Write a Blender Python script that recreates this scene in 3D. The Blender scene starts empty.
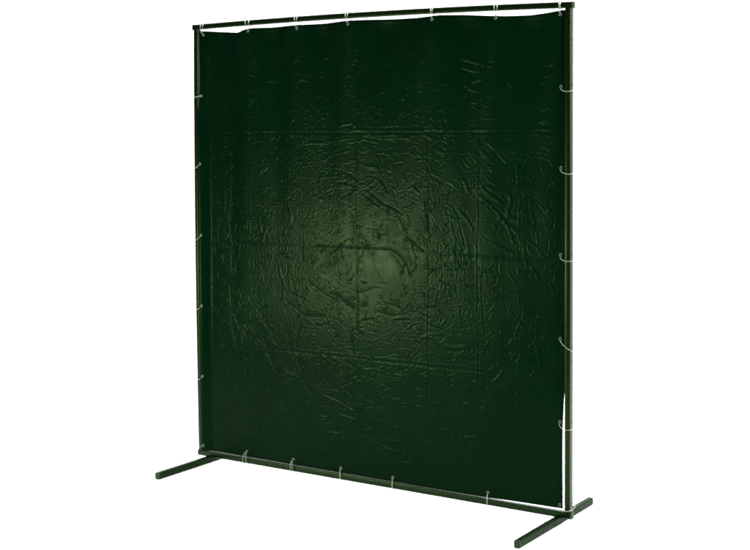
import bpy, bmesh, math, random
import numpy as np
from mathutils import Vector, Matrix

rng = np.random.default_rng(7)
S = bpy.context.scene
COL = S.collection

FRAME_COL = (0.001, 0.0035, 0.0007)
FRAME_ROUGH = 0.27
VINYL_COL = (0.0003, 0.0072, 0.0022)
VINYL_ROUGH = 0.262
VINYL_SPEC = 0.032
VINYL_BUMP = 0.07
HAND_K = 1.15
SMALL_K = 1.05
N_SMALL = 4300
WORLD_COL, WORLD_S, WORLD_DIM = (1, 1, 1), 0.75, 0.1
def LIGHTS():
    # unseen area lights added over and behind the screen that burn the paper out to white
    area('overhead_fill', (-0.4, 0.5, 4.6), (-0.4, 0.5, 0), 10, 5.0, 1120)
    area('backdrop_light', (0.5, 1.6, 5.2), (0.5, 4.4, 1.6), 12, 1.5, 280)
    # gridded lamp to the left of the camera: its reflection is the glow on the vinyl
    area('key_lamp', (-1.85, -4.12, 0.45), (1.0, 0, 0.95), 0.5, 0.5, 9.4, (1.0, 0.95, 0.72), 'DISK', 46)
    # unseen fill light added at the right to brighten that side
    area('right_fill', (6.0, -1.75, 2.1), (1.2, 0, 1.1), 0.9, 0.9, 270)
HAND=[([(0.677,1.278),(0.769,1.288),(0.814,1.297),(0.849,1.277),(0.878,1.253)],1.6,4.5),
([(0.667,1.311),(0.749,1.308),(0.809,1.297),(0.854,1.269)],1.2,3.5),
([(0.768,1.263),(0.819,1.248),(0.868,1.241)],1.6,5),
([(0.888,1.265),(0.913,1.286),(0.947,1.283),(0.976,1.263),(1.0,1.247)],1.5,4),
([(0.878,1.261),(0.898,1.253)],2,4),
([(0.868,1.232),(0.803,1.198),(0.768,1.177)],1.5,5),
([(0.903,1.233),(0.947,1.202),(0.995,1.171),(1.052,1.152),(1.086,1.13)],2.2,6),
([(0.888,1.213),(0.937,1.181),(0.976,1.162)],1.5,5),
([(1.124,1.416),(1.143,1.392),(1.18,1.369)],1.8,4),
([(1.082,1.313),(1.096,1.289),(1.11,1.27)],-1.8,4),
([(1.133,1.258),(1.17,1.231)],-2.2,5),
([(1.18,1.208),(1.189,1.168),(1.198,1.114),(1.211,1.019)],1.8,5),
([(1.344,1.748),(1.384,1.742),(1.428,1.73),(1.467,1.717)],2.6,7),
([(1.349,1.717),(1.393,1.704),(1.446,1.695)],2.4,6),
([(1.362,1.651),(1.393,1.628),(1.437,1.619)],2.2,5),
([(1.393,1.654),(1.428,1.665),(1.454,1.672)],1.6,5),
([(1.454,1.68),(1.463,1.653)],1.6,4),
([(1.553,1.662),(1.583,1.624)],1.6,5),
([(1.467,1.429),(1.506,1.398),(1.558,1.346)],2.6,5),
([(1.437,1.253),(1.489,1.223),(1.537,1.194)],2.0,8),
([(1.428,1.226),(1.472,1.196),(1.511,1.163),(1.537,1.133)],1.8,6),
([(1.596,1.342),(1.601,1.286),(1.596,1.241)],1.6,5),
([(1.546,1.126),(1.571,1.077),(1.584,1.04)],2,6),
([(1.677,1.1),(1.685,1.041)],1.6,4),
([(0.188,1.391),(0.198,1.283),(0.191,1.174),(0.183,1.065),(0.193,0.956),(0.185,0.802)],1.6,4),
([(0.18,0.802),(0.184,0.736),(0.189,0.657),(0.199,0.583),(0.221,0.537)],1.8,4),
([(0.189,0.684),(0.217,0.651),(0.239,0.604)],1.5,4),
([(0.298,0.796),(0.319,0.745),(0.346,0.717),(0.396,0.681),(0.406,0.661)],1.8,4),
([(0.335,0.707),(0.357,0.666),(0.389,0.629),(0.378,0.585),(0.383,0.52),(0.41,0.475),(0.436,0.435)],1.8,4),
([(0.406,0.622),(0.422,0.571),(0.448,0.556)],1.6,4),
([(0.482,0.718),(0.503,0.664),(0.514,0.609),(0.518,0.545),(0.539,0.505),(0.56,0.472)],1.8,4.5),
([(0.462,0.768),(0.494,0.74)],1.6,4),
([(0.51,0.75),(0.557,0.727),(0.594,0.705),(0.662,0.705),(0.698,0.712)],2.2,5),
([(0.344,0.963),(0.354,0.912),(0.365,0.856),(0.386,0.793)],1.4,4),
([(0.501,0.983),(0.511,0.92),(0.511,0.865),(0.521,0.801)],1.6,5),
([(0.32,1.22),(0.33,1.165),(0.368,1.114)],1.3,4),
([(0.699,0.813),(0.765,0.796),(0.825,0.763),(0.86,0.741)],2.4,6),
([(0.954,0.752),(0.993,0.742),(1.06,0.735)],2.2,5),
([(0.983,0.79),(1.046,0.778),(1.079,0.769)],1.8,5),
([(1.183,0.776),(1.239,0.788)],2.2,5),
([(1.169,0.735),(1.225,0.708),(1.28,0.7)],1.6,5),
([(1.201,0.67),(1.275,0.676)],1.6,6),
([(0.855,0.666),(0.884,0.648),(0.899,0.637)],1.6,4),
([(0.835,0.677),(0.839,0.615),(0.844,0.566),(0.864,0.539)],1.6,4.5),
([(0.859,0.534),(0.894,0.529),(0.914,0.539)],2.8,6),
([(0.898,0.501),(0.962,0.503),(1.011,0.491),(1.093,0.491)],2.2,5),
([(1.021,0.631),(1.041,0.648),(1.06,0.67)],-1.4,4),
([(1.107,0.557),(1.145,0.589),(1.164,0.603)],1.4,4),
([(1.088,0.673),(1.126,0.7),(1.16,0.714)],1.6,4),
([(0.68,0.37),(0.731,0.359),(0.792,0.34),(0.847,0.317)],1.8,4.5),
([(0.669,0.39),(0.736,0.397),(0.792,0.39)],1.4,4),
([(0.761,0.299),(0.822,0.29),(0.857,0.285)],1.5,4),
([(0.668,0.25),(0.735,0.254)],1.4,4),
([(0.704,0.216),(0.761,0.215),(0.796,0.232)],1.4,4),
([(0.882,0.23),(0.936,0.208),(0.995,0.187),(1.077,0.173)],1.6,5),
([(1.329,0.412),(1.356,0.384),(1.401,0.373),(1.428,0.361)],1.8,6),
([(1.45,0.336),(1.481,0.332)],2.2,5),
([(1.352,0.273),(1.437,0.287)],1.8,7),
([(1.302,0.29),(1.352,0.273)],1.4,5),
([(0.574,1.414),(0.637,1.423),(0.729,1.419)],1.5,5),
([(0.889,1.44),(0.938,1.432),(0.967,1.428)],2.2,5),
([(0.967,1.44),(1.049,1.444),(1.129,1.444)],1.6,3.5),
([(0.575,1.431),(0.729,1.427),(0.855,1.444)],1.5,3.5),
([(0.383,1.469),(0.522,1.473),(0.653,1.473),(0.855,1.468)],1.4,3.5),
([(0.88,1.472),(0.977,1.476),(1.073,1.472),(1.185,1.471)],1.8,3.5),
([(0.992,1.488),(1.049,1.495),(1.082,1.487)],1.4,3.5),
([(1.19,1.463),(1.304,1.456),(1.415,1.463)],1.2,3.5),
([(0.891,1.726),(0.89,1.654)],1.8,6),
([(0.556,1.694),(0.629,1.68)],1.4,5),
([(0.396,1.689),(0.471,1.679)],1.2,5),
([(1.071,1.077),(1.128,1.04),(1.137,1.0),(1.16,0.954)],-1.6,5),
([(1.095,1.026),(1.128,1.036),(1.156,1.009),(1.188,0.995)],2.0,5),
([(1.004,0.986),(1.052,0.964),(1.07,0.937),(1.094,0.894)],1.6,5),
([(1.28,1.191),(1.312,1.172),(1.335,1.138),(1.348,1.08),(1.362,1.03),(1.379,0.992)],1.6,4.5),
([(1.303,1.047),(1.326,0.986),(1.348,0.94)],1.4,4),
([(1.446,0.968),(1.437,0.86),(1.45,0.706),(1.463,0.649)],1.4,4),
([(0.936,0.962),(0.955,0.91),(0.984,0.871),(1.003,0.848)],-1.4,3),
([(0.801,0.84),(0.876,0.816),(0.95,0.845),(1.013,0.841)],1.4,4),
([(0.621,0.85),(0.699,0.804),(0.775,0.776)],1.6,6),
([(0.516,0.801),(0.621,0.766)],1.4,5),
([(1.316,0.883),(1.334,0.834)],1.5,4),
([(1.393,1.379),(1.428,1.348)],1.5,4),
([(1.362,1.359),(1.393,1.329)],1.5,4),
]
# ------------------------------------------------------------------ helpers
def link(name, me, mat=None, parent=None):
    o = bpy.data.objects.new(name, me)
    COL.objects.link(o)
    if mat: me.materials.append(mat)
    if parent: o.parent = parent
    return o

def tag(o, label, cat, group=None):
    o['label'] = label
    o['category'] = cat
    if group: o['group'] = group
    return o

def mesh_from(name, verts, faces, smooth=True):
    me = bpy.data.meshes.new(name)
    me.from_pydata(verts, [], faces)
    me.update()
    if smooth:
        me.polygons.foreach_set('use_smooth', [True]*len(me.polygons))
    return me

def rounded_profile(w, h, r, k=4):
    pts = []
    for cx, cy, a0 in ((w/2-r, h/2-r, 0), (-w/2+r, h/2-r, 90), (-w/2+r, -h/2+r, 180), (w/2-r, -h/2+r, 270)):
        for i in range(k+1):
            a = math.radians(a0+90*i/k)
            pts.append((cx+r*math.cos(a), cy+r*math.sin(a)))
    return pts

def tube_mesh(name, axis, a, b, c1, c2, w, h, r, n=24, bow=None, close=True):
    """A box section tube with rounded corners along axis from a to b.
    bow(t) gives a small sideways offset vector for a tube that is not dead straight."""
    prof = rounded_profile(w, h, r)
    m = len(prof)
    V, F = [], []
    for i in range(n+1):
        t = i/n
        s = a+(b-a)*t
        off = bow(t) if bow else (0, 0, 0)
        for p, q in prof:
            if axis == 'x': P = (s, c1+p, c2+q)
            elif axis == 'y': P = (c1+p, s, c2+q)
            else: P = (c1+p, c2+q, s)
            V.append((P[0]+off[0], P[1]+off[1], P[2]+off[2]))
    for i in range(n):
        for j in range(m):
            k = (j+1) % m
            F.append((i*m+j, i*m+k, (i+1)*m+k, (i+1)*m+j))
    if close:
        F.append(tuple(range(m)))
        F.append(tuple(n*m+j for j in range(m)))
    me = mesh_from(name, V, F)
    bm = bmesh.new(); bm.from_mesh(me)
    bmesh.ops.recalc_face_normals(bm, faces=bm.faces)
    bm.to_mesh(me); bm.free()
    me.set_sharp_from_angle(angle=math.radians(50))
    return me

def cap_mesh(name, axis, at, sign, c1, c2, w, h, r, depth=0.006):
    """A plastic plug closing a tube end: a collar with a softly rounded face."""
    V, F = [], []
    st = [(-0.0006, 1.06, 1.0), (depth*0.6, 1.06, 1.0), (depth*0.9, 0.98, 1.0), (depth, 0.80, 1.0)]
    rings = []
    for d, sc, _ in st:
        prof = rounded_profile(w*sc, h*sc, r*sc)
        idx = []
        for p, q in prof:
            s = at+sign*d
            if axis == 'x': P = (s, c1+p, c2+q)
            elif axis == 'y': P = (c1+p, s, c2+q)
            else: P = (c1+p, c2+q, s)
            idx.append(len(V)); V.append(P)
        rings.append(idx)
    m = len(rings[0])
    for A, B in zip(rings, rings[1:]):
        for j in range(m):
            F.append((A[j], A[(j+1) % m], B[(j+1) % m], B[j]))
    F.append(tuple(rings[-1])); F.append(tuple(rings[0]))
    me = mesh_from(name, V, F)
    bm = bmesh.new(); bm.from_mesh(me)
    bmesh.ops.recalc_face_normals(bm, faces=bm.faces)
    bm.to_mesh(me); bm.free()
    me.set_sharp_from_angle(angle=math.radians(50))
    return me

def wire_mesh(name, pts, rad, closed=True, seg=8):
    """Round wire along a list of points."""
    P = [Vector(p) for p in pts]
    n = len(P)
    V, F = [], []
    T = []
    for i in range(n):
        if closed: d = P[(i+1) % n]-P[i-1]
        else: d = P[min(i+1, n-1)]-P[max(i-1, 0)]
        T.append(d.normalized())
    nrm = T[0].orthogonal().normalized()
    for i in range(n):
        nrm = (nrm - T[i]*nrm.dot(T[i])).normalized()
        bn = T[i].cross(nrm)
        for j in range(seg):
            a = 2*math.pi*j/seg
            V.append(tuple(P[i]+nrm*(rad*math.cos(a))+bn*(rad*math.sin(a))))
    for i in range(n if closed else n-1):
        A, B = i*seg, ((i+1) % n)*seg
        # match the frames where the loop closes
        sh = 0
        if closed and i == n-1:
            best = 1e9
            for s in range(seg):
                d = sum((Vector(V[A+j])-Vector(V[B+(j+s) % seg])).length for j in range(seg))
                if d < best: best, sh = d, s
        for j in range(seg):
            F.append((A+j, A+(j+1) % seg, B+(j+1+sh) % seg, B+(j+sh) % seg))
    if not closed:
        F.append(tuple(range(seg))[::-1]); F.append(tuple((n-1)*seg+j for j in range(seg)))
    return mesh_from(name, V, F)

# ---------------------------------------------------------------- materials
def new_mat(name):
    m = bpy.data.materials.new(name); m.use_nodes = True
    nt = m.node_tree
    return m, nt, nt.nodes['Principled BSDF']

def noise(nt, scale, detail=4, rough=0.5, dist=0.0, vec=None):
    n = nt.nodes.new('ShaderNodeTexNoise')
    n.inputs['Scale'].default_value = scale; n.inputs['Detail'].default_value = detail
    n.inputs['Roughness'].default_value = rough; n.inputs['Distortion'].default_value = dist
    if vec: nt.links.new(vec, n.inputs['Vector'])
    return n

def ramp(nt, fac, stops):
    r = nt.nodes.new('ShaderNodeValToRGB')
    e = r.color_ramp.elements
    while len(e) < len(stops): e.new(0.5)
    for el, (p, c) in zip(e, stops):
        el.position = p; el.color = (*c, 1) if len(c) == 3 else c
    nt.links.new(fac, r.inputs['Fac'])
    return r

def mrange(nt, fac, a, b, c, d):
    r = nt.nodes.new('ShaderNodeMapRange')
    for k, v in zip(('From Min', 'From Max', 'To Min', 'To Max'), (a, b, c, d)): r.inputs[k].default_value = v
    nt.links.new(fac, r.inputs['Value'])
    return r

def make_paint(name, col, rough, spec=0.5):
    m, nt, b = new_mat(name)
    tc = nt.nodes.new('ShaderNodeTexCoord')
    n1 = noise(nt, 6, 3, 0.6, 0.3, tc.outputs['Object'])
    r = ramp(nt, n1.outputs['Fac'], [(0.3, tuple(c*0.92 for c in col)), (0.7, tuple(c*1.08 for c in col))])
    nt.links.new(r.outputs['Color'], b.inputs['Base Color'])
    n2 = noise(nt, 60, 3, 0.6, 0, tc.outputs['Object'])
    nt.links.new(mrange(nt, n2.outputs['Fac'], 0.3, 0.7, rough-0.02, rough+0.03).outputs['Result'], b.inputs['Roughness'])
    b.inputs['Specular IOR Level'].default_value = spec
    b.inputs['Specular Tint'].default_value = (0.5, 1.0, 0.38, 1)
    return m

M_PAINT = make_paint('green_paint', FRAME_COL, FRAME_ROUGH, 0.21)
M_FOOT = make_paint('low_glare_green_paint', (0.003, 0.010, 0.002), 0.42, 0.05)  # frame paint with weaker reflection, so the feet catch less grey glare
M_CAP = make_paint('black_plastic', (0.006, 0.010, 0.006), 0.5, 0.3)

m, nt, b = new_mat('galvanised_wire'); M_WIRE = m
tc = nt.nodes.new('ShaderNodeTexCoord')
r = ramp(nt, noise(nt, 120, 4, 0.6, 0, tc.outputs['Object']).outputs['Fac'], [(0.3, (0.15, 0.19, 0.14)), (0.7, (0.34, 0.38, 0.31))])
nt.links.new(r.outputs['Color'], b.inputs['Base Color'])
b.inputs['Metallic'].default_value = 1.0; b.inputs['Roughness'].default_value = 0.38
m, nt, b = new_mat('nickel_eyelet'); M_EYE = m
tc = nt.nodes.new('ShaderNodeTexCoord')
r = ramp(nt, noise(nt, 300, 3, 0.6, 0, tc.outputs['Object']).outputs['Fac'], [(0.3, (0.09, 0.11, 0.08)), (0.7, (0.20, 0.22, 0.17))])
nt.links.new(r.outputs['Color'], b.inputs['Base Color'])
b.inputs['Metallic'].default_value = 1.0; b.inputs['Roughness'].default_value = 0.5

m, nt, b = new_mat('white_paper'); M_WHITE = m
tc = nt.nodes.new('ShaderNodeTexCoord')
r = ramp(nt, noise(nt, 1.5, 3, 0.5, 0, tc.outputs['Object']).outputs['Fac'], [(0.3, (0.84, 0.84, 0.84)), (0.7, (0.87, 0.87, 0.87))])
nt.links.new(r.outputs['Color'], b.inputs['Base Color'])
b.inputs['Roughness'].default_value = 0.9; b.inputs['Specular IOR Level'].default_value = 0.1

m, nt, b = new_mat('green_vinyl'); M_VINYL = m
tc = nt.nodes.new('ShaderNodeTexCoord'); ob = tc.outputs['Object']
r = ramp(nt, noise(nt, 3.5, 5, 0.6, 0.4, ob).outputs['Fac'], [(0.3, tuple(c*0.85 for c in VINYL_COL)), (0.7, tuple(c*1.15 for c in VINYL_COL))])
nt.links.new(r.outputs['Color'], b.inputs['Base Color'])
n2 = noise(nt, 9, 6, 0.65, 0.5, ob)
nt.links.new(mrange(nt, n2.outputs['Fac'], 0.3, 0.7, VINYL_ROUGH-0.03, VINYL_ROUGH+0.05).outputs['Result'], b.inputs['Roughness'])
b.inputs['Specular IOR Level'].default_value = VINYL_SPEC
b.inputs['Specular Tint'].default_value = (0.58, 1.0, 0.48, 1)
# fine grain and tiny dimples of the pressed vinyl film
n3 = noise(nt, 150, 3, 0.55, 0.6, ob)
n4 = noise(nt, 48, 4, 0.6, 1.2, ob)
mx = nt.nodes.new('ShaderNodeMath'); mx.operation = 'MULTIPLY_ADD'
nt.links.new(n4.outputs['Fac'], mx.inputs[0]); mx.inputs[1].default_value = 1.6
nt.links.new(n3.outputs['Fac'], mx.inputs[2])
bp = nt.nodes.new('ShaderNodeBump'); bp.inputs['Strength'].default_value = VINYL_BUMP; bp.inputs['Distance'].default_value = 0.002
nt.links.new(mx.outputs['Value'], bp.inputs['Height']); nt.links.new(bp.outputs['Normal'], b.inputs['Normal'])


# ------------------------------------------------------------------ setting
def sweep_backdrop():
    fl = mesh_from('floor', [(-9, -1.8, 0), (8, -1.8, 0), (8, 3.2, 0), (-9, 3.2, 0)], [(0, 1, 2, 3)], False)
    o = link('floor', fl, M_WHITE); o['kind'] = 'structure'
    prof = [(3.2, 0.0)]
    for i in range(1, 17):
        a = math.radians(90*i/16)
        prof.append((3.2+1.2*math.sin(a), 1.2*(1-math.cos(a))))
    prof.append((4.4, 5.0))
    V, F = [], []
    for y, z in prof: V += [(-9, y, z), (8, y, z)]
    for i in range(len(prof)-1): F.append((2*i, 2*i+1, 2*i+3, 2*i+2))
    o = link('backdrop', mesh_from('backdrop', V, F), M_WHITE); o['kind'] = 'structure'
sweep_backdrop()

# -------------------------------------------------------------------- frame
W, H = 1.83, 1.941
T = 0.025                       # tube section
FT = 0.0285                     # foot tube height
frame = bpy.data.objects.new('screen_frame', None); COL.objects.link(frame)
frame.location = (0, 0, 0)
tag(frame, 'tall dark green square tube frame standing on two bar feet', 'frame')

def top_bow(t): return (0, 0, 0.010*(1-(2*t-1)**2))
def right_lean(t): return (-0.0055*t, 0, 0)
def left_bow(t): return (-0.006*(1-(2*t-1)**2), 0, 0)

tr = link('top_rail', tube_mesh('top_rail', 'x', -0.003, W-0.004, T/2, H-T/2, T, 0.0235, 0.004, 40, top_bow), M_PAINT, frame)
link('end_cap', cap_mesh('end_cap', 'x', -0.003, -1, T/2, H-T/2, T*0.97, 0.0228, 0.004, 0.003), M_CAP, tr)
link('end_cap', cap_mesh('end_cap', 'x', W-0.004, 1, T/2, H-T/2, T*0.97, 0.0228, 0.004, 0.003), M_CAP, tr)
br = link('bottom_rail', tube_mesh('bottom_rail', 'x', 0.0, W-0.001, T/2, FT+T/2-0.001, T, T, 0.0045, 24), M_PAINT, frame)
link('end_cap', cap_mesh('end_cap', 'x', 0.0, -1, T/2, FT+T/2-0.001, T*0.97, T*0.97, 0.0045, 0.003), M_CAP, br)
link('end_cap', cap_mesh('end_cap', 'x', W-0.001, 1, T/2, FT+T/2-0.001, T*0.97, T*0.97, 0.0045, 0.003), M_CAP, br)
z0, z1 = FT+T-0.002, H-0.0225
link('post', tube_mesh('post', 'z', z0, z1, T/2, T/2, T-0.001, T-0.001, 0.0055, 30, left_bow), M_PAINT, frame)
link('post', tube_mesh('post', 'z', z0, z1, W-0.0145, T/2, 0.022, 0.030, 0.0026, 30, right_lean), M_PAINT, frame)
for cx in (0.054, W-0.059):
    ft = link('foot', tube_mesh('foot', 'y', 0.0125-0.325, 0.0125+0.29, cx, FT/2, T-0.001, FT, 0.005, 20), M_FOOT, frame)
    link('end_cap', cap_mesh('end_cap', 'y', 0.0125-0.325, -1, cx, FT/2, T*0.94, FT*0.94, 0.005, 0.005), M_CAP, ft)
    link('end_cap', cap_mesh('end_cap', 'y', 0.0125+0.29, 1, cx, FT/2, T*0.94, FT*0.94, 0.005, 0.005), M_CAP, ft)

# ------------------------------------------------------------------ curtain
TOP = [(0.0, 1.9117), (0.034, 1.9117), (0.14, 1.904), (0.2453, 1.8961), (0.2843, 1.9072), (0.3283, 1.9116), (0.43, 1.9100), (0.5269, 1.9131), (0.5792, 1.9136), (0.70, 1.9135), (0.8083, 1.9190), (0.8824, 1.9192), (1.0745, 1.9145), (1.1677, 1.9148), (1.2591, 1.92), (1.3577, 1.9165), (1.4802, 1.9062), (1.5445, 1.9019), (1.6497, 1.9004), (1.72, 1.905), (1.7727, 1.9106), (1.80, 1.9117)]
BOT = [(0.0, 0.0540), (0.4, 0.0535), (1.2, 0.0530), (1.42, 0.0535), (1.55, 0.0570), (1.80, 0.0610)]
TX = [0.0556, 0.3062, 0.5687, 0.8281, 1.2273, 1.5082, 1.7768]
TZ = [1.8934, 1.8999, 1.8988, 1.9053, 1.9042, 1.8962, 1.8958]
RZ = [1.6311, 1.3336, 1.0117, 0.6991, 0.3868, 0.0735]
LZ = [1.6277, 1.3287, 1.0145, 0.7023, 0.3880, 0.0770]
BX = [0.2717, 0.5268, 0.7749, 1.0332, 1.4724]
BZ = [0.0770, 0.0760, 0.0730, 0.0700, 0.0740]
RE = [(0.05, 1.7925), (0.25, 1.7905), (0.36, 1.7910), (0.56, 1.8005), (0.9, 1.8020), (1.3, 1.8020), (1.75, 1.8020), (1.9, 1.8000), (1.92, 1.7955)]

NX, NZ = 800, 840
U, Vv = np.meshgrid(np.linspace(0, 1, NX), np.linspace(0, 1, NZ))
zz = 0.055+Vv*(1.91-0.055)
redge = np.interp(zz, *zip(*RE))
ledge = np.interp(zz, [0.05, 0.08, 0.9, 1.6, 1.66, 1.92], [0.031, 0.027, 0.0275, 0.028, 0.028, 0.029])
X = ledge+(redge-ledge)*U
def smooth_interp(x, tab):
    xs, ys = zip(*tab)
    fine = np.linspace(0, 1.8, 721)
    v = np.interp(fine, xs, ys)
    k = np.hanning(15); k /= k.sum()
    v = np.convolve(np.pad(v, 7, mode='edge'), k, 'valid')
    return np.interp(x, fine, v)
ztop = smooth_interp(X, TOP); zbot = smooth_interp(X, BOT)
Z = zbot+(ztop-zbot)*Vv
Hh = np.zeros_like(X)                                  # metres towards the viewer side (-y)

def vnoise(x, z, sx, sz, seed):
    r = np.random.default_rng(seed)
    g = r.uniform(-1, 1, (80, 80))
    gx, gz = x/sx+20, z/sz+20
    ix, iz = np.floor(gx).astype(int), np.floor(gz).astype(int)
    fx, fz = gx-ix, gz-iz
    fx, fz = fx**3*(fx*(6*fx-15)+10), fz**3*(fz*(6*fz-15)+10)
    ix %= 79; iz %= 79
    return (g[iz, ix]*(1-fx)+g[iz, ix+1]*fx)*(1-fz)+(g[iz+1, ix]*(1-fx)+g[iz+1, ix+1]*fx)*fz

# hanging folds under the top eyelets
ph = np.interp(X, TX, np.arange(len(TX)))
Hh += 0.0120*np.cos(2*math.pi*ph)*np.exp(-np.clip(ztop-Z, 0, 3)/0.22)
Hh += 0.0016*np.cos(4*math.pi*ph+0.8+2*vnoise(X, Z, 0.6, 0.5, 3))*np.exp(-np.clip(ztop-Z, 0, 3)/0.40)
# slack in the cloth
Hh += 0.0022*vnoise(X, Z, 0.34, 0.55, 11)+0.0006*vnoise(X, Z, 0.15, 0.22, 12)+0.00015*vnoise(X, Z, 0.06, 0.07, 13)
# how crumpled each region is
dens = np.exp(-(((X-0.95)/0.55)**2+((Z-0.98)/0.50)**2))
# panels between the storage folds: each one tilts its own way, kinked along the fold lines
gx = np.array([0.0, 0.205, 0.405, 0.575, 0.865, 1.20, 1.425, 1.60, 1.80])
gz = np.array([0.05, 0.30, 0.541, 0.77, 0.994, 1.22, 1.464, 1.68, 1.93])
G = rng.uniform(-1, 1, (9, 9))*0.0008
G[4, 2:7] += 0.0004; G[6, :] += 0.0006; G[2, :] += 0.0005
tx = np.interp(X, gx, np.arange(9)); tz = np.interp(Z, gz, np.arange(9))
ix = np.clip(np.floor(tx).astype(int), 0, 7); iz = np.clip(np.floor(tz).astype(int), 0, 7)
fx, fz = tx-ix, tz-iz
Hh += (G[iz, ix]*(1-fx)+G[iz, ix+1]*fx)*(1-fz)+(G[iz+1, ix]*(1-fx)+G[iz+1, ix+1]*fx)*fz

def stroke(pl, amp, sig, kind='ridge', taper=True):
    """Press one wrinkle along a polyline [(x, z)...] into the height field. amp, sig in metres."""
    P = np.array(pl, float)
    # resample with a little smoothing
    d = np.r_[0, np.cumsum(np.hypot(*np.diff(P, axis=0).T))]
    n = max(4, int(d[-1]/0.004))
    t = np.linspace(0, d[-1], n)
    Q = np.c_[np.interp(t, d, P[:, 0]), np.interp(t, d, P[:, 1])]
    if n > 8:
        k = np.hanning(7); k /= k.sum()
        for c in range(2):
            Q[:, c] = np.convolve(np.pad(Q[:, c], 3, mode='edge'), k, 'valid')
    R = sig*3.2
    jx0 = int(np.clip((Q[:, 0].min()-R-0.03)/1.765*(NX-1), 0, NX-1)); jx1 = int(np.clip((Q[:, 0].max()+R-0.02)/1.755*(NX-1)+2, 0, NX))
    jz0 = int(np.clip((Q[:, 1].min()-R-0.065)/1.86*(NZ-1), 0, NZ-1)); jz1 = int(np.clip((Q[:, 1].max()+R-0.05)/1.83*(NZ-1)+3, 0, NZ))
    if jx1-jx0 < 2 or jz1-jz0 < 2: return
    x, z = X[jz0:jz1, jx0:jx1], Z[jz0:jz1, jx0:jx1]
    best = np.full(x.shape, 1e9); sd = np.zeros(x.shape); tt = np.zeros(x.shape)
    for i in range(n-1):
        a, bq = Q[i], Q[i+1]
        e = bq-a; L2 = e@e+1e-12
        s = np.clip(((x-a[0])*e[0]+(z-a[1])*e[1])/L2, 0, 1)
        dx, dz = x-a[0]-s*e[0], z-a[1]-s*e[1]
        dd = dx*dx+dz*dz
        mk = dd < best
        best[mk] = dd[mk]
        sg = np.sign(e[0]*dz-e[1]*dx)
        sd[mk] = sg[mk]; tt[mk] = ((i+s)/(n-1))[mk]
    d1 = np.sqrt(best)
    env = np.sin(np.pi*np.clip(tt, 0.0, 1))**0.5 if taper else 1.0
    env = env*(0.8+0.2*np.sin(tt*n*0.23+amp*9e3+pl[0][0]*40)*np.sin(tt*n*0.37+pl[0][1]*55))
    g = np.exp(-0.5*(d1/sig)**2)
    if kind == 'ridge': h = amp*g-0.35*amp*np.exp(-0.5*((d1-2.0*sig)/sig)**2)
    else: h = amp*(sd*d1/sig)*g                          # a step-like kink
    Hh[jz0:jz1, jx0:jx1] += h*env

# the pressed storage folds
def wob(p, q, n, a):
    t = np.linspace(0, 1, n)
    w = np.cumsum(rng.normal(0, a, n)); w -= np.linspace(w[0], w[-1], n)
    P = np.array(p)[None]*(1-t[:, None])+np.array(q)[None]*t[:, None]
    if abs(q[0]-p[0]) > abs(q[1]-p[1]): P[:, 1] += w
    else: P[:, 0] += w
    return P
for z0_, amp, in ((1.464, 0.0012), (0.541, 0.0007)):
    for xa, xb, k in ((0.03, 0.40, .6), (0.36, 0.88, 1.1), (0.84, 1.22, 1.6), (1.18, 1.52, 1.2), (1.48, 1.79, 0.9)):
        if z0_ < 1 and xb < 0.5: k = .5
        stroke(wob((xa, z0_+rng.normal(0, .001)), (xb, z0_+rng.normal(0, .001)), 14, .0008), -amp*k*.62, 0.0042, 'ridge')
        stroke(wob((xa, z0_+.012), (xb, z0_+.012), 14, .0012), amp*k*.3, 0.0030, 'ridge')
stroke([(0.03, 0.992), (0.244, 0.993), (0.464, 0.994), (0.7, 0.996)], -0.0005, 0.0028)
stroke([(0.66, 0.996), (0.877, 0.998), (1.023, 0.999), (1.056, 0.988), (1.085, 0.966), (1.108, 0.935), (1.122, 0.896)], -0.0010, 0.0026, taper=False)
stroke([(1.211, 0.996), (1.239, 0.989), (1.326, 0.990), (1.437, 0.991), (1.524, 0.988), (1.652, 0.987), (1.788, 0.986)], -0.0008, 0.0030)
for x0_, zs, amp in ((0.205, (0.55, 1.40), .0003), (0.30, (0.09, 1.80), .0006), (0.865, (0.09, 1.42), .0009), (0.872, (1.46, 1.88), .0009), (0.575, (0.09, 1.88), .0009), (1.20, (0.15, 1.88), .0011), (1.425, (0.09, 1.86), .0010), (1.60, (0.9, 1.6), .0005)):
    k = int((zs[1]-zs[0])/0.22)+1
    zz_ = np.linspace(zs[0], zs[1], k+1)
    for a_, b_ in zip(zz_, zz_[1:]):
        s_ = rng.uniform(.5, 1.3)
        stroke(wob((x0_, a_-.01), (x0_+rng.normal(0, .003), b_+.01), 10, .0012), amp*s_*0.75, 0.0032, 'ridge' if rng.random() < .55 else 'kink')

# the larger wrinkles seen in the photograph, in metres on the cloth
for pl, a, s in HAND:
    cx_, cz_ = np.mean([p[0] for p in pl]), np.mean([p[1] for p in pl])
    near = math.exp(-((cx_-1.0)**2+(cz_-0.93)**2)/0.22**2)
    stroke(pl, a*0.00062*HAND_K*(1-0.55*near), s*0.00068)
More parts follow.
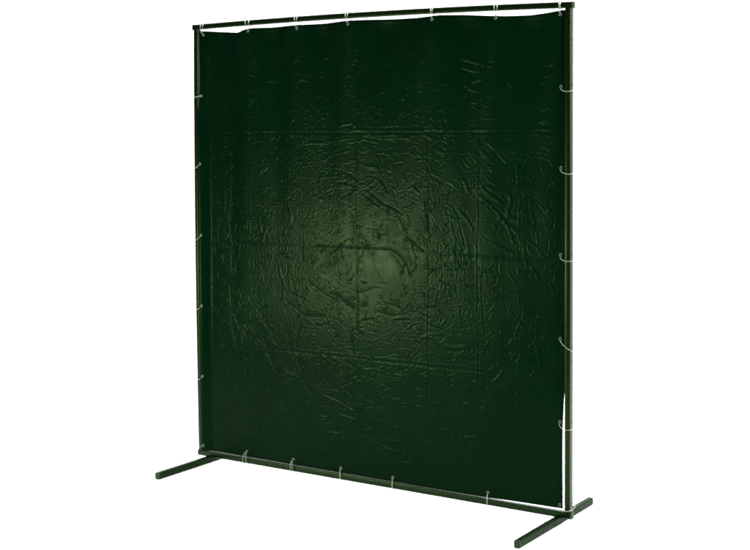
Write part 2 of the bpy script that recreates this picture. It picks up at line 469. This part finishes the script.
# many small crumples, each a short wandering stroke
def heading(x, z):
    if z > 1.30: h, sp = 5, 28
    elif x < 0.62 and z < 1.25: h, sp = -75, 28
    elif x > 1.15 and z > 0.75: h, sp = -50, 35
    elif z < 0.6: h, sp = -18, 30
    else: h, sp = -15, 55
    return math.radians(h+rng.normal(0, sp))
cnt = 0
while cnt < N_SMALL:
    x, z = rng.uniform(0.05, 1.77), rng.uniform(0.12, 1.85)
    pr = math.exp(-(((x-0.93)/0.60)**2+((z-1.02)/0.55)**2))
    if x > 1.35: pr *= 0.55
    pr *= 1-0.98*math.exp(-(((x-0.99)**2+(z-0.92)**2)/0.19**2)**1.5)
    if rng.random() > 0.22+0.76*pr or (x-0.99)**2+(z-0.92)**2 < 0.10**2 and rng.random() < .9: continue
    cnt += 1
    L = rng.choice([0.018, 0.026, 0.04, 0.065])*rng.uniform(.8, 1.3)
    th = heading(x, z); n = max(3, int(L/0.008))
    pl = [(x, z)]
    for _ in range(n):
        th += rng.normal(0, 0.38)
        x += math.cos(th)*L/n; z += math.sin(th)*L/n
        pl.append((x, z))
    amp = rng.uniform(0.25, 0.75)*0.001*SMALL_K*(1.12-0.50*pr)
    if rng.random() < 0.25: amp = -amp
    stroke(pl, amp, rng.uniform(0.0019, 0.0034), 'ridge' if rng.random() < .75 else 'kink')

# broader glossy ripples between them
for _ in range(150):
    x, z = rng.uniform(0.10, 1.70), rng.uniform(0.18, 1.80)
    if (x-0.99)**2+(z-0.92)**2 < 0.2**2: continue
    L = rng.uniform(0.05, 0.14); th = heading(x, z); n = max(4, int(L/0.012))
    pl = [(x, z)]
    for _k in range(n):
        th += rng.normal(0, 0.22)
        x += math.cos(th)*L/n; z += math.sin(th)*L/n
        pl.append((x, z))
    stroke(pl, rng.uniform(0.0004, 0.0008), rng.uniform(0.0040, 0.0064))

# hem: a doubled edge
ed = np.minimum(np.minimum(X-ledge, redge-X), np.minimum(ztop-Z, Z-zbot))
Hh += 0.0006/(1+np.exp((ed-0.016)/0.0012))
# dimples where the eyelets pull
EYES = list(zip(TX, TZ))+[(1.780, z) for z in RZ]+[(0.037, z) for z in LZ]+list(zip(BX, BZ))
EYES = [(x, z) for x, z in EYES]
edge_soft = np.clip(ed/0.05, 0, 1)
Hh *= 0.35+0.65*edge_soft
# lies just behind the front face of the tubes; laps over the left post below its first ring
base = np.full_like(X, 0.0115)
lap = np.clip((1.72-Z)/0.26, 0, 1)*np.clip((0.06-(X-ledge))/0.06, 0, 1)
lap = lap*lap*(3-2*lap)
base = base-0.0190*lap
Y = base-Hh

me = bpy.data.meshes.new('curtain')
nv = NX*NZ
co = np.empty((nv, 3), np.float32)
co[:, 0], co[:, 1], co[:, 2] = X.ravel(), Y.ravel(), Z.ravel()
idx = np.arange(nv).reshape(NZ, NX)
q = np.stack([idx[:-1, :-1], idx[:-1, 1:], idx[1:, 1:], idx[1:, :-1]], -1).reshape(-1, 4)
me.vertices.add(nv); me.vertices.foreach_set('co', co.ravel())
me.loops.add(q.size); me.loops.foreach_set('vertex_index', q.ravel().astype(np.int32))
me.polygons.add(len(q)); me.polygons.foreach_set('loop_start', np.arange(0, q.size, 4, dtype=np.int32))
me.polygons.foreach_set('use_smooth', np.ones(len(q), bool))
me.update(calc_edges=True); me.validate()
curtain = link('curtain', me, M_VINYL)
tag(curtain, 'large dark green creased vinyl curtain stretched inside the tube frame', 'curtain')
so = curtain.modifiers.new('thickness', 'SOLIDIFY'); so.thickness = 0.0008; so.offset = -1

def cloth_y(x, z):
    j = np.argmin((X-x)**2+(Z-z)**2)
    return float(Y.ravel()[j])

# eyelets: small pressed metal rings set in the hem
def eyelet_mesh(r0=0.0030, r1=0.0068):
    V, F = [], []
    n = 20
    prof = [(r0, 0.0012), (r0, -0.0006), (r0+0.0010, -0.0018), ((r0+r1)/2, -0.0022), (r1-0.0006, -0.0014), (r1, -0.0002), (r1, 0.0012)]
    m = len(prof)
    for i in range(n):
        a = 2*math.pi*i/n
        for r, y in prof: V.append((r*math.cos(a), y, r*math.sin(a)))
    for i in range(n):
        k = (i+1) % n
        for j in range(m):
            l = (j+1) % m
            F.append((i*m+j, k*m+j, k*m+l, i*m+l))
    me_ = mesh_from('eyelet', V, F)
    bm = bmesh.new(); bm.from_mesh(me_); bmesh.ops.recalc_face_normals(bm, faces=bm.faces); bm.to_mesh(me_); bm.free()
    me_.materials.append(M_EYE)
    return me_
EM = eyelet_mesh()
EY = {}
for (x, z) in EYES:
    o = bpy.data.objects.new('eyelet', EM); COL.objects.link(o)
    o.parent = curtain
    y = cloth_y(x, z)
    o.location = (x, y-0.0004, z)
    EY[(x, z)] = y

# -------------------------------------------------------------------- rings
WR = 0.0012
def ring(name_mesh, pts, closed, label, group):
    P = np.array(pts); c = P.mean(0)
    me_ = wire_mesh('ring', [tuple(p-c) for p in P], WR, closed)
    o = link('wire_ring', me_, M_WIRE); o.location = tuple(c)
    tag(o, label, 'ring', group)

def double_loop(c, r, axis, up, spread):
    """A two-turn wire ring, both turns meeting at the eyelet (opposite of 'up')."""
    axis, up = Vector(axis).normalized(), Vector(up).normalized()
    sdv = axis.cross(up)
    pts = []
    n = 112
    for i in range(n):
        th = 4*math.pi*i/n
        rr = r+0.0016*math.sin(th/2)
        p = Vector(c)+up*(rr*math.cos(th))+sdv*(rr*math.sin(th))+axis*(spread*math.cos(th/2))
        pts.append(tuple(p))
    return pts
ORD = ['first', 'second', 'third', 'fourth', 'fifth', 'sixth', 'seventh']
for k, (x, z) in enumerate(zip(TX, TZ)):
    t = (x+0.003)/(W-0.001)
    zt = H+0.010*(1-(2*t-1)**2)-0.0006
    top = zt+WR+0.0006
    r = (top-(z-0.001))/2
    yaw = math.radians([14, 22, 18, 10, 20, 24, 16][k])
    ax = (math.cos(yaw), math.sin(yaw), 0.0)
    lab = {0: 'small wire ring at the left end of the top rail, nearest the left post', 6: 'small wire ring at the right end of the top rail, nearest the right post'}.get(k,
          f'small wire ring over the top rail, {ORD[k]} from its left end')
    ring('ring', double_loop((x, (T/2+EY[(x, z)])/2, top-r), r, ax, (0, 0, 1), [0.007, 0.009, 0.006, 0.006, 0.004, 0.0065, 0.003][k]), True, lab, 'wire rings holding the curtain to the top rail')

def side_loop(xe, ye, z, x_far, yc, drop_y, drop_x, ry):
    """Wire loop round a post, through the eyelet at (xe, ye, z), sagging by the given slopes."""
    cx = (xe+x_far)/2; rx = abs(x_far-xe)/2
    pts = []
    n = 56
    for i in range(n):
        a = 2*math.pi*i/n
        px, py = cx+rx*math.cos(a), yc+ry*math.sin(a)
        pts.append((px, py, z+(py-ye)*drop_y+(abs(px-xe))*drop_x))
    return pts
RT = [(0.55, -0.12, .027), (0.50, -0.22, .027), (0.50, -0.20, .027), (0.12, -0.72, .022), (0.55, -0.20, .027), (0.35, -0.05, .030)]
RLAB = ['topmost small wire ring round the right post', 'second small wire ring down the right post', 'third small wire ring down the right post, beside the middle fold line',
        'fourth small wire ring down the right post, pulled taut and slanting', 'fifth small wire ring down the right post, beside the open gap', 'lowest small wire ring round the right post, at the bottom right corner']
for k, z in enumerate(RZ):
    ye = EY[(1.780, z)]
    dy, dx, ry = RT[k]
    ring('ring', side_loop(1.7785, ye, z, W+0.009, 0.0125, dy, dx, ry), True, RLAB[k], 'wire rings holding the curtain to the right post')
LT = [(0.05, -0.22, .022), (0.10, -0.75, .023), (0.08, -0.85, .023), (0.05, -0.80, .023), (0.05, -0.85, .023), (0.0, -0.40, .023)]
LLAB = ['topmost small wire ring round the left post', 'second small wire ring down the left post', 'third small wire ring down the left post, beside the middle fold line',
        'fourth small wire ring down the left post', 'fifth small wire ring down the left post', 'lowest small wire ring round the left post, just above the bottom left corner']
for k, z in enumerate(LZ):
    ye = EY[(0.037, z)]
    dy, dx, ry = LT[k]
    ring('ring', side_loop(0.0385, ye, z, -0.0125, 0.0105, dy, dx, ry), True, LLAB[k], 'wire rings holding the curtain to the left post')
for k, (x, z) in enumerate(zip(BX, BZ)):
    r = (z+0.001-0.0253)/2
    cz = z+0.001-r
    yaw = math.radians([14, 16, 26, 26, 22][k])
    lab = {0: 'small wire ring round the bottom rail beside the left foot', 4: 'small wire ring round the bottom rail, the one nearest the right foot'}.get(k, f'small wire ring round the bottom rail, {ORD[k]} from its left end')
    ring('ring', double_loop((x, 0.0115, cz), r, (math.cos(yaw), math.sin(yaw), 0), (0, 0, -1), [0.009, 0.005, 0.0012, 0.0012, 0.0015][k]), True, lab, 'wire rings holding the curtain to the bottom rail')

# ------------------------------------------------------------------- camera
cam = bpy.data.cameras.new('camera'); co_ = bpy.data.objects.new('camera', cam); COL.objects.link(co_)
Rr = Vector((0.85048913, 0.52598786, -0.00223833)); Dn = Vector((0.02698993, -0.04789006, -0.9984879)); Fw = Vector((-0.52529971, 0.84914269, -0.05492636))
M = Matrix((( Rr.x, -Dn.x, -Fw.x, 3.8184), (Rr.y, -Dn.y, -Fw.y, -4.22754), (Rr.z, -Dn.z, -Fw.z, 1.46544), (0, 0, 0, 1)))
co_.matrix_world = M
cam.sensor_width = 36; cam.sensor_fit = 'HORIZONTAL'
cam.lens = 1269.34/750*36
cam.shift_x = (375-426.437)/750
cam.shift_y = (202.302-275)/750
cam.clip_start = 0.05; cam.clip_end = 100
S.camera = co_

# -------------------------------------------------------------------- light
def area(name, loc, target, sx, sy, power, col=(1, 1, 1), shape='RECTANGLE', spread=180):
    l = bpy.data.lights.new(name, 'AREA'); l.shape = shape; l.size = sx; l.size_y = sy
    l.energy = power; l.color = col; l.spread = math.radians(spread)
    o = bpy.data.objects.new(name, l); COL.objects.link(o)
    o.location = loc
    o.rotation_euler = (Vector(target)-Vector(loc)).to_track_quat('-Z', 'Y').to_euler()
    return o
LIGHTS()

w = bpy.data.worlds.new('World'); S.world = w; w.use_nodes = True
nt = w.node_tree; bg = nt.nodes['Background']
# a studio: bright towards the paper sweep, dim behind the camera
tc = nt.nodes.new('ShaderNodeTexCoord'); sx = nt.nodes.new('ShaderNodeSeparateXYZ')
nt.links.new(tc.outputs['Generated'], sx.inputs[0])
nt.links.new(mrange(nt, sx.outputs['Y'], -0.6, 0.5, WORLD_DIM, WORLD_S).outputs['Result'], bg.inputs['Strength'])
bg.inputs['Color'].default_value = (*WORLD_COL, 1)
S.view_settings.view_transform = 'Standard'; S.view_settings.look = 'None'
S.view_settings.exposure = 0; S.view_settings.gamma = 1
S.cycles.max_bounces = 6; S.cycles.sample_clamp_indirect = 4
S.cycles.use_denoising = False
S.cycles.use_light_tree = False
S.cycles.filter_width = 1.9
